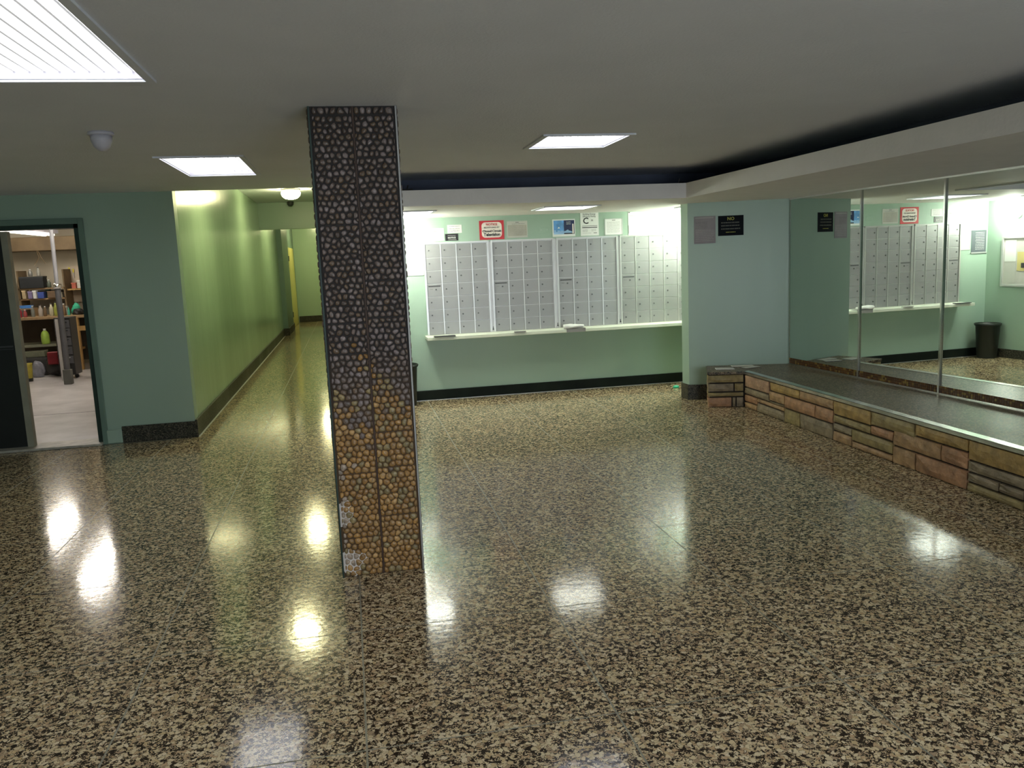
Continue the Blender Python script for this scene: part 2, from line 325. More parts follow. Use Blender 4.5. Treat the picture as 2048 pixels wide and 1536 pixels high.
# ------------------------------------------------------------------ cobbled column
CX0, CX1, CY0, CY1 = -.121, .283, 4.125, 4.53
def clip(poly, n, d):
    out = []
    for i in range(len(poly)):
        a, b_ = poly[i], poly[(i + 1) % len(poly)]
        da = a[0] * n[0] + a[1] * n[1] - d; db = b_[0] * n[0] + b_[1] * n[1] - d
        if da <= 0: out.append(a)
        if da * db < 0:
            t = da / (da - db); out.append((a[0] + t * (b_[0] - a[0]), a[1] + t * (b_[1] - a[1])))
    return out
def chaikin(p):
    o = []
    for i in range(len(p)):
        a, b_ = p[i], p[(i + 1) % len(p)]
        o += [(a[0] * .75 + b_[0] * .25, a[1] * .75 + b_[1] * .25), (a[0] * .25 + b_[0] * .75, a[1] * .25 + b_[1] * .75)]
    return o
def cells(x0, x1, z0, z1, rnd, sp=.0315):
    nx = max(2, round((x1 - x0) / sp)); nz = max(1, round((z1 - z0) / (sp * .90)))
    pts = []
    for j in range(nz):
        for i in range(-1, nx + 1):
            pts.append((x0 + (i + .5 + (.25 if j % 2 else -.25) + rnd.uniform(-.3, .3)) * (x1 - x0) / nx, z0 + (j + .5 + rnd.uniform(-.3, .3)) * (z1 - z0) / nz))
    out = []
    for k, p in enumerate(pts):
        poly = [(x0, z0), (x1, z0), (x1, z1), (x0, z1)]
        for q in pts:
            if q is p: continue
            dx, dz = q[0] - p[0], q[1] - p[1]
            if dx * dx + dz * dz > .012: continue
            L_ = math.hypot(dx, dz); n = (dx / L_, dz / L_); dd = ((p[0] + q[0]) / 2) * n[0] + ((p[1] + q[1]) / 2) * n[1]
            poly = clip(poly, n, dd)
            if len(poly) < 3: break
        if len(poly) >= 3:
            A = abs(sum(poly[i][0] * poly[(i + 1) % len(poly)][1] - poly[(i + 1) % len(poly)][0] * poly[i][1] for i in range(len(poly)))) / 2
            if A > 1.2e-4: out.append((poly, A))
    return out
def cobble(b, poly, z, rnd, mi, T):
    cx = sum(p[0] for p in poly) / len(poly); cz = sum(p[1] for p in poly) / len(poly)
    up_ = min(1, max(0, (z - .85) / .35)); k = .94 - .14 * up_ - rnd.uniform(0, .05) - (.10 if (z < .22 and cx < -.05) or (z < .42 and cx < -.092) else 0)
    q = []
    for p in poly:      # drop near-duplicate corners, then round
        if not q or math.hypot(p[0] - q[-1][0], p[1] - q[-1][1]) > .003: q.append(p)
    if len(q) < 3: q = poly
    q = chaikin(q) if len(q) > 2 else q
    if len(q) > 12: q = q[::2] if up_ > .5 else q
    n = len(q); h = (.0065 + .0025 * up_) * rnd.uniform(.75, 1.25)
    def ring(s, y): return [T(cx + (p[0] - cx) * s, cz + (p[1] - cz) * s, y) for p in q]
    v = ring(k, 0) + ring(k * .93, h * .7) + ring(k * .62, h) + [T(cx, cz, h * 1.07)]
    f = [(i, (i + 1) % n, n + (i + 1) % n, n + i) for i in range(n)] + [(n + i, n + (i + 1) % n, 2 * n + (i + 1) % n, 2 * n + i) for i in range(n)] + [(2 * n + i, 2 * n + (i + 1) % n, 3 * n) for i in range(n)]
    b.poly(v, f, mi)
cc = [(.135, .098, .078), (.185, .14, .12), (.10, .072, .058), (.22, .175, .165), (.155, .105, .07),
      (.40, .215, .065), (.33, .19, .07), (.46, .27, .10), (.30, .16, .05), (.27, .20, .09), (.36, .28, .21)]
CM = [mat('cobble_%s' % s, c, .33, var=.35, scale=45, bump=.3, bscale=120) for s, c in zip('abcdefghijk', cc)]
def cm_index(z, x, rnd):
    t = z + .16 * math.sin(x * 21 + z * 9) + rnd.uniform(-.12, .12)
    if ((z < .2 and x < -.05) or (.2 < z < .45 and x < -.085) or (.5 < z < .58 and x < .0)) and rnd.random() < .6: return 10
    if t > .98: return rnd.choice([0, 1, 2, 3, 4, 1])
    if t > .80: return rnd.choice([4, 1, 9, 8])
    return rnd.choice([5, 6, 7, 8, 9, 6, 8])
# mortar: dark brown, ochre near the foot, a white paint smear at the lower left corner
mm_, nt, N, L, B = nodes('cobble_mortar')
g = N.new('ShaderNodeNewGeometry'); sp_ = N.new('ShaderNodeSeparateXYZ'); L.new(g.outputs['Position'], sp_.inputs[0])
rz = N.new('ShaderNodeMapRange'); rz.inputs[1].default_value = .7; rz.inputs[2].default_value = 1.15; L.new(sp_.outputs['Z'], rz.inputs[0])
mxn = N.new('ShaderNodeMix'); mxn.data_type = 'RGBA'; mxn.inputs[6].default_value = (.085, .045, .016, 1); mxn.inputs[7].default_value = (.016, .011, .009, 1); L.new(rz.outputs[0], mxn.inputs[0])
ds = N.new('ShaderNodeVectorMath'); ds.operation = 'DISTANCE'; L.new(g.outputs['Position'], ds.inputs[0]); ds.inputs[1].default_value = (-.075, 4.12, .08)
ds2 = N.new('ShaderNodeVectorMath'); ds2.operation = 'DISTANCE'; L.new(g.outputs['Position'], ds2.inputs[0]); ds2.inputs[1].default_value = (-.115, 4.12, .33)
nn = N.new('ShaderNodeTexNoise'); nn.inputs['Scale'].default_value = 18; L.new(g.outputs['Position'], nn.inputs['Vector'])
mn = N.new('ShaderNodeMath'); mn.operation = 'MINIMUM'; L.new(ds.outputs['Value'], mn.inputs[0]); L.new(ds2.outputs['Value'], mn.inputs[1])
sb = N.new('ShaderNodeMath'); sb.operation = 'MULTIPLY_ADD'; L.new(nn.outputs['Fac'], sb.inputs[0]); sb.inputs[1].default_value = .10; L.new(mn.outputs[0], sb.inputs[2])
lt = N.new('ShaderNodeMath'); lt.operation = 'LESS_THAN'; lt.inputs[1].default_value = .118; L.new(sb.outputs[0], lt.inputs[0])
mx2 = N.new('ShaderNodeMix'); mx2.data_type = 'RGBA'; L.new(lt.outputs[0], mx2.inputs[0]); L.new(mxn.outputs[2], mx2.inputs[6]); mx2.inputs[7].default_value = (.75, .68, .62, 1)
L.new(mx2.outputs[2], B.inputs['Base Color']); B.inputs['Roughness'].default_value = .7
col = thing('cobbled_column', (0, 0, 0), 'square structural column clad in brown cobble stones between floor and ceiling', 'column')
MB().box(CX0, CX1, CY0, CY1, 0, H + .004).build('core', mm_, col)
rnd = random.Random(3)
xm = (CX0 + CX1) / 2
left = [0, .20, .53, .90, 1.13, 1.28, 1.75, 2.255, H]; right = [0, .30, .55, .73, 1.00, 1.30, 1.48, 2.06, 2.255, H]
allc = []
for (xa, xb, zz) in ((CX0 + .012, xm - .004, left), (xm + .004, CX1 - .012, right)):
    for a, b_ in zip(zz, zz[1:]): allc += cells(xa, xb, a + .0008, b_ - .0008, rnd)
def centre(p): return sum(q[0] for q in p) / len(p), sum(q[1] for q in p) / len(p)
def score(c):
    x, z = centre(c[0]); return c[1] / (x * x + 17 + (z - 1.56) ** 2) ** 1.5
allc.sort(key=score, reverse=True)
rest = MB(); Tf = lambda x, z, h: (x, CY0 - h, z)
for i, (poly, A) in enumerate(allc):
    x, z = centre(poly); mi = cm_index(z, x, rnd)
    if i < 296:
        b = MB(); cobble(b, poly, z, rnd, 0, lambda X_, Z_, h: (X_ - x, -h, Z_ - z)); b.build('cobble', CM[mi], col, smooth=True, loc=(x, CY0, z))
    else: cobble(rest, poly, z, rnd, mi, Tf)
for face in range(3):       # the three faces turned from the camera
    for (a0, a1) in ((.012, .20), (.208, .392)):
        for (poly, A) in cells(a0, a1, .002, H - .002, rnd, .036):
            x, z = centre(poly); mi = cm_index(z, x, rnd)
            T = [lambda u, z_, h: (CX0 - h, CY0 + u, z_), lambda u, z_, h: (CX1 + h, CY0 + u, z_), lambda u, z_, h: (CX0 + u, CY1 + h, z_)][face]
            cobble(rest, poly, z, rnd, mi, T)
o = rest.build('small_cobbles', CM, col, smooth=True); o['kind'] = 'stuff'
for (x, y, s) in ((CX0, CY0, 0), (CX1, CY0, 1), (CX0, CY1, 0), (CX1, CY1, 1)):
    dx = .0045 if s else -.0045; dy = -.010 if y == CY0 else .010
    MB().box(min(x + dx, x - dx), max(x + dx, x - dx), min(y + dy, y + dy * .7), max(y + dy, y + dy * .7), 0, H - .001).box(min(x + dx, x + dx * .7), max(x + dx, x + dx * .7), min(y + dy, y - dy), max(y + dy, y - dy), 0, H - .001).build('corner_strip', mat('corner_aluminium', (.34, .33, .31), .45, .3) if s else M_frameg, col)
MB().box(xm - .004, xm + .004, CY0 - .003, CY0, 0, H - .002).build('centre_joint', mat('joint_brown', (.05, .022, .01), .6), col)

# ------------------------------------------------------------------ bench with stone veneer
bench = thing('stone_bench', (0, 0, 0), 'long low bench faced with tan ashlar stone under the mirrors', 'bench')
ZB = .355; YB = 7.569; YE = -3.2
def EB(s, d=0.): return (3.781 + WA[0] * s + WN[0] * d, 7.569 + WA[1] * s + WN[1] * d)     # end face of the bench, parallel to the askew wall
b = MB().prism([(bx(YB) + .03, YB), (bx(YE) + .03, YE), (mx(YE) + .01, YE), (mx(7.88) + .01, 7.86), WP(.6, .002), (3.80, 8.04)], .0, ZB - .028)
b.prism([EB(.33, -.03), EB(-.03, -.03), (3.80, 8.04), WP(.80, .002)], 0, ZB - .028)
b.build('core', mat('mortar_dark', (.035, .026, .018), .9), bench)
MB().prism([(bx(YB), YB), (bx(YE), YE), (mx(YE) + .0, YE), (mx(7.88) - .002, 7.875), WP(.83, .001), EB(.355)], ZB - .028, ZB).build('top_slab', M_bench, bench, bevel=.003)
M_band = mat('worn_silver_edge', (.62, .62, .60), .20, .85, var=.2, scale=8, bump=.25, bscale=7)
b = MB().prism([(bx(YB) - .006, YB - .005), (bx(YE) - .006, YE), (bx(YE) + .075, YE), (bx(YB) + .065, YB + .03)], ZB, ZB + .003)
b.prism([(bx(YB) - .006, YB - .005), (bx(YE) - .006, YE), (bx(YE), YE), (bx(YB), YB)], ZB - .022, ZB + .003)
b.build('edge_band', M_band, bench)
SM = [mat('ashlar_%s' % s, c, .55, var=.3, scale=16, bump=.8, bscale=35) for s, c in zip(('tan', 'ochre', 'olive', 'rust', 'grey', 'pink'),
      ((.40, .245, .12), (.40, .26, .09), (.31, .235, .10), (.40, .215, .11), (.27, .21, .13), (.39, .24, .15)))]
def stone(x0, x1, z0, z1, mi, par, T, n=4):
    """rock-faced block: front lies on the x-z plane, pushed out unevenly"""
    r = random.Random(int(x0 * 1e4) + int(z0 * 1e4)); m = MB(); nx, nz = n, 3; e = .005
    f = lambda i, j: (x0 + e + (x1 - x0 - 2 * e) * i / nx, z0 + e + (z1 - z0 - 2 * e) * j / nz)
    fr_, bk = [], []
    for j in range(nz + 1):
        for i in range(nx + 1):
            x, z = f(i, j); edge = i in (0, nx) or j in (0, nz)
            fr_.append(T(x, z, (.010 if edge else .019) + r.uniform(0, .007))); bk.append(T(x, z, -.02))
    v = fr_ + bk; W = nx + 1; K = len(fr_); F = []
    for j in range(nz):
        for i in range(nx): F.append((j * W + i, j * W + i + 1, (j + 1) * W + i + 1, (j + 1) * W + i))
    per = [i for i in range(W)] + [j * W + nx for j in range(1, nz + 1)] + [nz * W + i for i in range(nx - 1, -1, -1)] + [j * W for j in range(nz - 1, 0, -1)]
    for a in range(len(per)):
        p, q = per[a], per[(a + 1) % len(per)]; F.append((p, q, K + q, K + p))
    m.poly(v, F); m.build('stone', SM[mi], par, smooth=False)
TS = lambda y, z, h: (bx(y) + .022 - h, y, z)
blocks = [  # y0, y1, z0, z1, stone kind   (read along the long face from its far end)
 (7.055, 7.569, .205, .325, 5), (6.50, 7.04, .245, .325, 1), (5.965, 6.50, .245, .325, 0), (5.455, 5.965, .215, .325, 1), (4.95, 5.455, .225, .325, 2), (4.43, 4.95, .245, .325, 1), (3.97, 4.43, .20, .325, 1),
 (7.055, 7.569, .135, .20, 4), (6.765, 7.055, .15, .24, 0), (6.24, 6.765, .13, .24, 3), (5.965, 6.24, .13, .24, 3), (5.455, 5.965, .15, .21, 2), (5.185, 5.455, .15, .22, 3), (4.68, 5.185, .13, .24, 0), (4.43, 4.68, .13, .24, 3), (3.97, 4.43, .125, .195, 4),
 (7.30, 7.569, .06, .13, 3), (7.30, 7.569, .0, .055, 0), (6.765, 7.30, .09, .13, 0), (6.765, 7.055, .13, .145, 4), (6.765, 7.30, .0, .085, 4), (6.49, 6.765, .0, .125, 2), (5.965, 6.49, .0, .125, 4), (5.70, 5.965, .085, .145, 4), (5.70, 5.965, .0, .08, 0),
 (5.185, 5.70, .055, .145, 2), (5.185, 5.70, .0, .05, 0), (4.935, 5.185, .0, .125, 0), (4.43, 4.935, .0, .125, 3), (4.165, 4.43, .06, .12, 4), (3.97, 4.165, .06, .12, 4), (3.97, 4.43, .0, .055, 2)]
for (a, c, z0, z1, k) in blocks: stone(a + .002, c - .002, z0, z1, k, bench, TS, max(2, int((c - a) / .08)))
y = 3.97; r2 = random.Random(5)
while y > .4:               # the run goes on towards the camera, just outside the frame
    wd = r2.uniform(.4, .55)
    for (z0, z1) in ((0, .06), (.065, .125), (.13, .21), (.215, .325)):
        cut = y - wd * r2.uniform(.35, .65)
        stone(cut, y - .004, z0, z1, r2.randrange(6), bench, TS, 3); stone(y - wd, cut - .004, z0, z1, r2.randrange(6), bench, TS, 3)
    y -= wd
TE = lambda u, z, h: (EB(u, h - .022)[0], EB(u, h - .022)[1], z)
for (a, c, z0, z1, k) in [(0, .35, .245, .325, 2), (.095, .35, .155, .24, 4), (0, .09, .155, .24, 2), (0, .35, .105, .15, 2), (.115, .35, .0, .10, 3), (.075, .112, .0, .10, 4), (0, .072, .0, .10, 4)]:
    stone(a, c, z0, z1, k, bench, TE, 4)
ea, eb = EB(.355), WP(.83, .004); el = math.hypot(eb[0] - ea[0], eb[1] - ea[1]); ux_, uy_ = (eb[0] - ea[0]) / el, (eb[1] - ea[1]) / el
TL = lambda u, z, h: (ea[0] + ux_ * u - uy_ * (h - .022), ea[1] + uy_ * u + ux_ * (h - .022), z)
for (z0, z1, k) in ((.245, .325, 2), (.155, .24, 4), (.105, .15, 2), (0, .10, 3)): stone(.02, el - .005, z0, z1, k, bench, TL, 3)

# ------------------------------------------------------------------ mirrors, mosaic border, chrome strips
ang = math.atan(MM) * -1
def mbox(d0, d1, y0, y1, z0, z1, b=None, mi=0):      # slab parallel to the mirror wall, d = distance in front of it
    b = b or MB(); return b.prism([(mx(y0) - d1, y0), (mx(y0) - d0, y0), (mx(y1) - d0, y1), (mx(y1) - d1, y1)], z0, z1, mi)
seams = [7.868, 6.737, 5.735, 4.70, 3.66]
zm0, zm1 = .42, 2.02
desc = ['mirror panel at the far end beside the dim green wall', 'middle mirror panel reflecting the mailboxes', 'wide mirror panel at the right edge reflecting the bin', 'mirror panel nearest the camera, beyond the right edge']
sdesc = ['vertical chrome strip between the far and middle mirror panels', 'vertical chrome strip between the middle and right mirror panels', 'chrome strip nearest the camera, beyond the right edge']
for i in range(4):
    m = mbox(-.018, -.004, seams[i + 1] + .011, seams[i] - .011, zm0, zm1).build('wall_mirror', M_mirror)
    tag(m, desc[i], 'mirror', 'mirror panels above the bench')
    if i < 3:
        t = mbox(-.018, .010, seams[i + 1] - .010, seams[i + 1] + .010, ZB + .001, zm1).build('divider_strip', M_chrome, bevel=.002)
        tag(t, sdesc[i], 'metal strip', 'chrome strips between mirrors')
t = mbox(-.018, -.0, seams[0] - .010, seams[0], ZB, zm1).build('corner_trim', M_chrome); tag(t, 'thin chrome strip in the corner of the dim green wall and first mirror', 'metal strip')
tp = mbox(-.018, .004, seams[-1], seams[0], zm1, zm1 + .014).build('trim_5', M_metal); struct(tp, 'thin metal channel along the mirror tops')
mo = struct(mbox(-.018, -.008, seams[-1], seams[0], ZB, zm0).build('trim_6', mat('mosaic_backing', (.04, .02, .008), .6)), 'brown mosaic border under the mirrors')
mt = MB(); y = seams[0]
while y > seams[-1] + .03:
    for j in range(3):
        mbox(-.008, -.004, y - .021, y - .003, ZB + .012 + j * .018, ZB + .028 + j * .018, mt, random.choice([0, 0, 1, 2, 0, 1]))
    y -= .0225
t = mt.build('mosaic_tiles', [mat('mosaic_brown', (.085, .035, .012), .3), mat('mosaic_rust', (.14, .06, .015), .3), mat('mosaic_gold', (.26, .17, .04), .3)], mo); t['kind'] = 'stuff'
mbox(-.018, .006, seams[-1], seams[0], ZB, ZB + .010).build('metal_channel', M_chrome, mo)

# ------------------------------------------------------------------ mailboxes
shelf = MB().box(.82, 4.11, 9.107, YM, .700, .738).build('wall_shelf', M_shelfw, bevel=.004)
tag(shelf, 'long pale green shelf running under the mailboxes', 'shelf')
DW, DHh = .174, .1435
b = MB().box(.004, DW - .010, -.006, 0, .004, DHh - .004)
door_me = b.mesh('door', M_door, bevel=.0015)
lock_me = MB().tube((0, -.012, 0), (0, 0, 0), .0085, 12).mesh('lock', M_dgrey)
ring_me = MB().tube((0, -.007, 0), (0, 0, 0), .013, 12).mesh('lock_ring', M_rail)
slot_me = MB().box(.014, DW - .024, -.0085, -.006, DHh - .034, DHh - .020).mesh('outgoing_slot', M_dgrey)
tabl_me = MB().box(.03, .062, -.0085, -.006, .078, .088).mesh('label_plate', M_ink)
YF = 9.357
units = [(.872, 4, 'leftmost silver mailbox bank, next to the alcove corner'), (1.628, 4, 'second silver mailbox bank, below the red television sign'),
         (2.388, 4, 'third silver mailbox bank, below the blue poster and letter C paper'), (3.143, 5, 'rightmost and widest silver mailbox bank, partly behind the pier')]
for ui, (ux, nc, lab) in enumerate(units):
    u = thing('mailbox_unit', (ux, YF, .738), lab, 'mailbox', 'mailbox banks on the alcove wall')
    Wd = nc * DW; Ht = 7 * DHh
    b = MB().box(-.010, Wd + .010, .0, YM - YF, 0, Ht + .018)
    b.build('housing', M_metal, u)
    b = MB().box(-.022, -.002, -.016, .002, 0, Ht + .022).box(Wd - .004, Wd + .014, -.016, .002, 0, Ht + .022).box(-.022, Wd + .014, -.018, .002, Ht + .006, Ht + .022)
    b.build('surround', M_rail, u)
    for c in range(1, nc): MB().box(c * DW - .009, c * DW + .003, -.010, .002, 0, Ht + .006).build('rail', M_rail, u)
    for c in range(nc):
        for r in range(7):
            z = Ht - (r + 1) * DHh
            d = link('door', door_me, u, (c * DW, 0, z))
            if r == 3 and c == 0:
                link('outgoing_slot', slot_me, d); link('label_plate', tabl_me, d); link('lock', lock_me, d, (.098, -.001, .078))
            else: link('lock', lock_me, d, (.040, -.001, .080)); 
    if ui < 3:
        x1 = units[ui + 1][0] - ux
        MB().box(Wd + .014, x1 - .022, -.004, YM - YF, 0, Ht + .014).build('filler_strip', M_metal, u)
        MB().tube(((Wd + x1) / 2, -.014, .03), ((Wd + x1) / 2, -.004, .03), .008, 8).box((Wd + x1) / 2 - .003, (Wd + x1) / 2 + .003, -.010, -.004, .03, .06).build('latch', M_black, u)

# ------------------------------------------------------------------ signs and papers
def plate(name, x0, x1, z0, z1, m, label, cat, th=.004, group=None, bevel=0, wall_s=False):
    p = WP((x0 + x1) / 2) if wall_s else ((x0 + x1) / 2, YM)
    t = thing(name, (p[0], p[1], (z0 + z1) / 2), label, cat, group, WR if wall_s else 0)
    w_, h_ = (x1 - x0) / 2, (z1 - z0) / 2
    MB().box(-w_, w_, -th, 0, -h_, h_).build('sheet', m, t, bevel=bevel); return t, w_, h_
def bar(t, x0, x1, z0, z1, m, th=.004, name='print'): return MB().box(x0, x1, -th - .0008, -th, z0, z1).build(name, m, t)
def rrect(w_, h_, r, n=6):
    pts = []
    for cx, cy, a0 in ((w_ - r, h_ - r, 0), (-w_ + r, h_ - r, 90), (-w_ + r, -h_ + r, 180), (w_ - r, -h_ + r, 270)):
        for k in range(n + 1): a = math.radians(a0 + 90 * k / n); pts.append((cx + r * math.cos(a), cy + r * math.sin(a)))
    return pts
t, w_, h_ = plate('notice_sign', 1.496, 1.777, 1.775, 1.985, M_red, 'red bordered closed circuit television notice above the second mailbox bank', 'sign')
pts = rrect(w_ - .026, h_ - .020, .04); n = len(pts)
MB().poly([(x, -.005, z - -.002) for x, z in pts] + [(x, -.003, z - -.002) for x, z in pts], [tuple(range(n))] + [(i, (i + 1) % n, n + (i + 1) % n, n + i) for i in range(n)]).build('cream_panel', M_cream, t)
text('NOTICE', .036, (0, -.0062, .062), t, M_red, bold=.0006); text('MONITORED BY', .024, (0, -.0062, .028), t, M_ink, bold=.0004)
text('Closed Circuit', .036, (0, -.0062, -.012), t, M_black, bold=.0008); text('Television', .046, (0, -.0062, -.050), t, M_black, bold=.0016)
def para(t, x0, x1, zs, m, hgt=.004, th=.004, seed=1):
    r = random.Random(seed); b = MB()
    for z in zs:
        x = x0
        while x < x1 - .01:
            wd = min(x1 - x, r.uniform(.015, .05)); b.box(x, x + wd - .004, -th - .0006, -th, z - hgt / 2, z + hgt / 2); x += wd
    o = b.build('small_print', m, t); o['kind'] = 'stuff'; return o
def lines(z0, z1, n): return [z1 - (z1 - z0) * i / (n - 1) for i in range(n)]
t, w_, h_ = plate('framed_notice', 1.812, 2.048, 1.785, 1.970, M_grey, 'grey certificate with small print right of the red sign', 'notice')
bar(t, -.02, .02, h_ - .018, h_ - .010, M_ink); bar(t, -w_ + .012, w_ - .012, -h_ + .022, h_ - .045, mat('tan_print_field', (.42, .39, .33), .8), name='text_field')
para(t, -.06, .09, [h_ - .032], M_ink); para(t, -w_ + .02, w_ - .02, lines(-h_ + .035, h_ - .058, 9), M_pale, th=.0048)
t, w_, h_ = plate('city_poster', 2.340, 2.607, 1.778, 1.973, M_white, 'blue poster of a city by day and by night in a white border', 'poster')
bar(t, -w_ + .014, .0, -h_ + .026, h_ - .014, M_blue, name='day_sky'); bar(t, .0, w_ - .010, -h_ + .026, h_ - .014, M_navy, name='night_sky')
b = MB(); r = random.Random(2); x = -w_ + .02
while x < w_ - .03: hh = r.uniform(.008, .030); b.box(x, x + .008, -.0058, -.0048, -h_ + .04, -h_ + .045 + hh); x += .010
b.build('skyline', M_lblue, t); MB().box(w_ - .034, w_ - .018, -.0060, -.0048, -h_ + .032, h_ - .055).build('tower', M_cream, t)
MB().box(-w_ + .014, 0, -.0056, -.0048, -h_ + .026, -h_ + .044).build('water', M_lblue, t)
MB().box(.0, w_ - .010, -.0056, -.0048, -h_ + .026, -h_ + .034).build('night_water', M_black, t)
para(t, .03, .085, [.065, .052, .040], M_white, .003, .0048); MB().poly([(-.075, -.0056, -.005), (-.06, -.0056, .012), (-.045, -.0056, -.004), (-.075, -.0050, -.005), (-.06, -.0050, .012), (-.045, -.0050, -.004)], [(0, 1, 2), (5, 4, 3), (0, 3, 4, 1), (1, 4, 5, 2), (2, 5, 3, 0)]).build('sail', M_white, t)
t, w_, h_ = plate('rating_paper', 2.672, 2.888, 1.776, 2.052, M_white, 'white energy rating paper with a large letter C', 'paper')
text('Building Energy', .026, (-.003, -.0045, .105), t, M_ink, bold=.0004, sx=.95); text('Efficiency Rating', .026, (-.003, -.0045, .080), t, M_ink, bold=.0004, sx=.9)
text('C', .098, (-.045, -.0045, .028), t, M_black, bold=.002); text('50', .026, (.030, -.0045, .034), t, M_ink, bold=.0008)
bar(t, -.09, .09, -.030, -.024, M_ink); bar(t, -.09, .09, -.050, -.041, M_black); para(t, -.085, -.02, [-.07, -.08, -.09], M_pale); para(t, .02, .08, [-.065, -.075, -.085], M_pale)
bar(t, .045, .085, -.112, -.104, M_ink); para(t, -.085, .03, [-.108], M_pale)
t, w_, h_ = plate('certificate', 2.962, 3.176, 1.775, 1.960, M_white, 'pale certificate in thin frame between the letter C paper and big white poster', 'notice')
for (a, c, e, f) in ((-w_, w_, h_ - .006, h_), (-w_, w_, -h_, -h_ + .006), (-w_, -w_ + .006, -h_, h_), (w_ - .006, w_, -h_, h_)): bar(t, a, c, e, f, M_metal, .007, 'frame_bar')
bar(t, -.02, .02, h_ - .022, h_ - .014, M_ink); para(t, -w_ + .025, w_ - .025, lines(-h_ + .03, h_ - .04, 9), M_pale)
t, w_, h_ = plate('large_notice', 3.245, 3.52, 1.762, 2.030, M_white, 'large overexposed white notice above the rightmost mailbox bank', 'notice')
bar(t, -w_ + .004, -w_ + .022, h_ - .012, h_ - .004, M_black); para(t, -w_ + .006, .06, [h_ - .045], M_pale); bar(t, -w_, -w_ + .006, -h_ + .02, -.02, M_ink)
t, w_, h_ = plate('small_black_sign', 1.108, 1.253, 1.779, 1.855, M_black, 'small black sign with white lettering on the first mailbox bank', 'sign')
text('NOTICE', .024, (0, -.0045, -.006), t, M_white, bold=.0006); bar(t, -.045, .045, .016, .020, M_pale); bar(t, -.04, .05, -.028, -.024, M_grey)
t, w_, h_ = plate('white_notice', .955, 1.095, 1.785, 1.920, M_white, 'small white notice at the top left of the mailbox wall', 'notice')
bar(t, -.045, -.01, .035, .042, M_ink); para(t, -.05, .06, [.052, -.045], M_pale)
t, w_, h_ = plate('white_memo', 1.137, 1.298, 1.862, 1.952, M_white, 'white memo with faint lines above the small black sign', 'notice')
para(t, -.06, .06, [.03, .005, -.015, -.03], M_ink)
t, w_, h_ = plate('junction_plate', 2.190, 2.293, 1.832, 1.890, M_mint, 'painted over blank switch plate left of the blue poster', 'switch plate', bevel=.001)
for x in (-.035, .035): MB().tube((x, -.006, 0), (x, -.003, 0), .004, 8).build('screw', M_metal, t)
t, w_, h_ = plate('paper_frame', .665, .85, 1.41, 1.66, M_white, 'white paper in a thin frame at the left of the mailboxes', 'notice')
for (a, c, e, f) in ((-w_, w_, h_ - .006, h_), (-w_, w_, -h_, -h_ + .008), (-w_, -w_ + .006, -h_, h_), (w_ - .006, w_, -h_, h_)): bar(t, a, c, e, f, M_metal, .007, 'frame_bar')
t, w_, h_ = plate('directory_board', .405, .645, 1.375, 1.66, mat('slate_blue_board', (.10, .115, .13), .4), 'dark lettered directory board in the alcove corner, seen in the mirror', 'board')
para(t, -w_ + .03, w_ - .06, lines(-h_ + .04, h_ - .03, 11), M_pale, .006); MB().box(-w_ - .008, w_ + .008, -.014, 0, -h_ - .016, -h_ + .002).build('ledge', M_metal, t)
# paper and black sign on the dim wall
t, w_, h_ = plate('wall_paper_sheet', .728, .944, 1.622, 1.898, mat('faded_lilac_paper', (.36, .33, .35), .8), 'faded lilac printed sheet on the dim wall left of the black sign', 'paper', wall_s=True)
bar(t, -w_ + .012, w_ - .02, h_ - .022, h_ - .010, M_pale); para(t, -w_ + .015, .03, [.08, .066, .05, .035, .02], M_ink, .005); para(t, -w_ + .015, w_ - .015, lines(-.11, -.005, 7), M_pale)
t, w_, h_ = plate('black_wall_sign', .448, .702, 1.692, 1.893, mat('black_sign_plastic', (.008, .010, .014), .8, spec=.15), 'black sign with yellow heading on the dim wall beside the mirrors', 'sign', wall_s=True)
M_yel = mat('sign_yellow', (.40, .38, .05), .5); M_dim = mat('sign_dim_letters', (.07, .07, .05), .5)
text('NO', .045, (0, -.0045, .068), t, M_yel, bold=.001)
para(t, -w_ + .03, w_ - .03, [.030, .000, -.032], M_dim, .012, seed=4); para(t, -.05, .05, [-.066], M_yel, .006, seed=6)

# ------------------------------------------------------------------ things on shelf, bench and floor
def crumple(name, loc, size, m, label, cat, seed, flat_=1.):
    bm = bmesh.new(); bmesh.ops.create_icosphere(bm, subdivisions=3, radius=1); r = random.Random(seed)
    ph = [(r.uniform(2, 7), r.uniform(2, 7), r.uniform(2, 7), r.uniform(0, 6)) for _ in range(6)]
    for v in bm.verts:
        d = sum(math.sin(a * v.co.x + b_ * v.co.y + c * v.co.z + p) for a, b_, c, p in ph) / 6
        v.co *= 1 + .28 * d; v.co.x *= size[0]; v.co.y *= size[1]; v.co.z = max(v.co.z * size[2], -size[2] * .55)
    zmin = min(v.co.z for v in bm.verts)
    for v in bm.verts: v.co.z -= zmin
    me = bpy.data.meshes.new(name); bm.to_mesh(me); bm.free(); me.materials.append(m)
    o = link(name, me, None, loc); return tag(o, label, cat)
t = thing('rolled_newspaper', (2.49, 9.17, .738), 'white bagged newspaper bundle lying on the mailbox shelf edge', 'newspaper')
b = MB(); n = 12; prof = []
for s in range(8):
    x = -.115 + .23 * s / 7; rr = (.032, .034, .033, .030, .028, .026, .021, .015)[s]; prof.append((x, rr))
for s, (x, rr) in enumerate(prof):
    for i in range(n):
        a = 2 * math.pi * i / n; q = rr * (1 + .14 * math.sin(3 * a + s * 1.3)); b.v.append((x, q * 1.5 * math.cos(a) - .03, max(.001, q * .85 * math.sin(a) + .028)))
for s in range(7):
    for i in range(n): b.f.append([s * n + i, s * n + (i + 1) % n, (s + 1) * n + (i + 1) % n, (s + 1) * n + i]); b.mi.append(0)
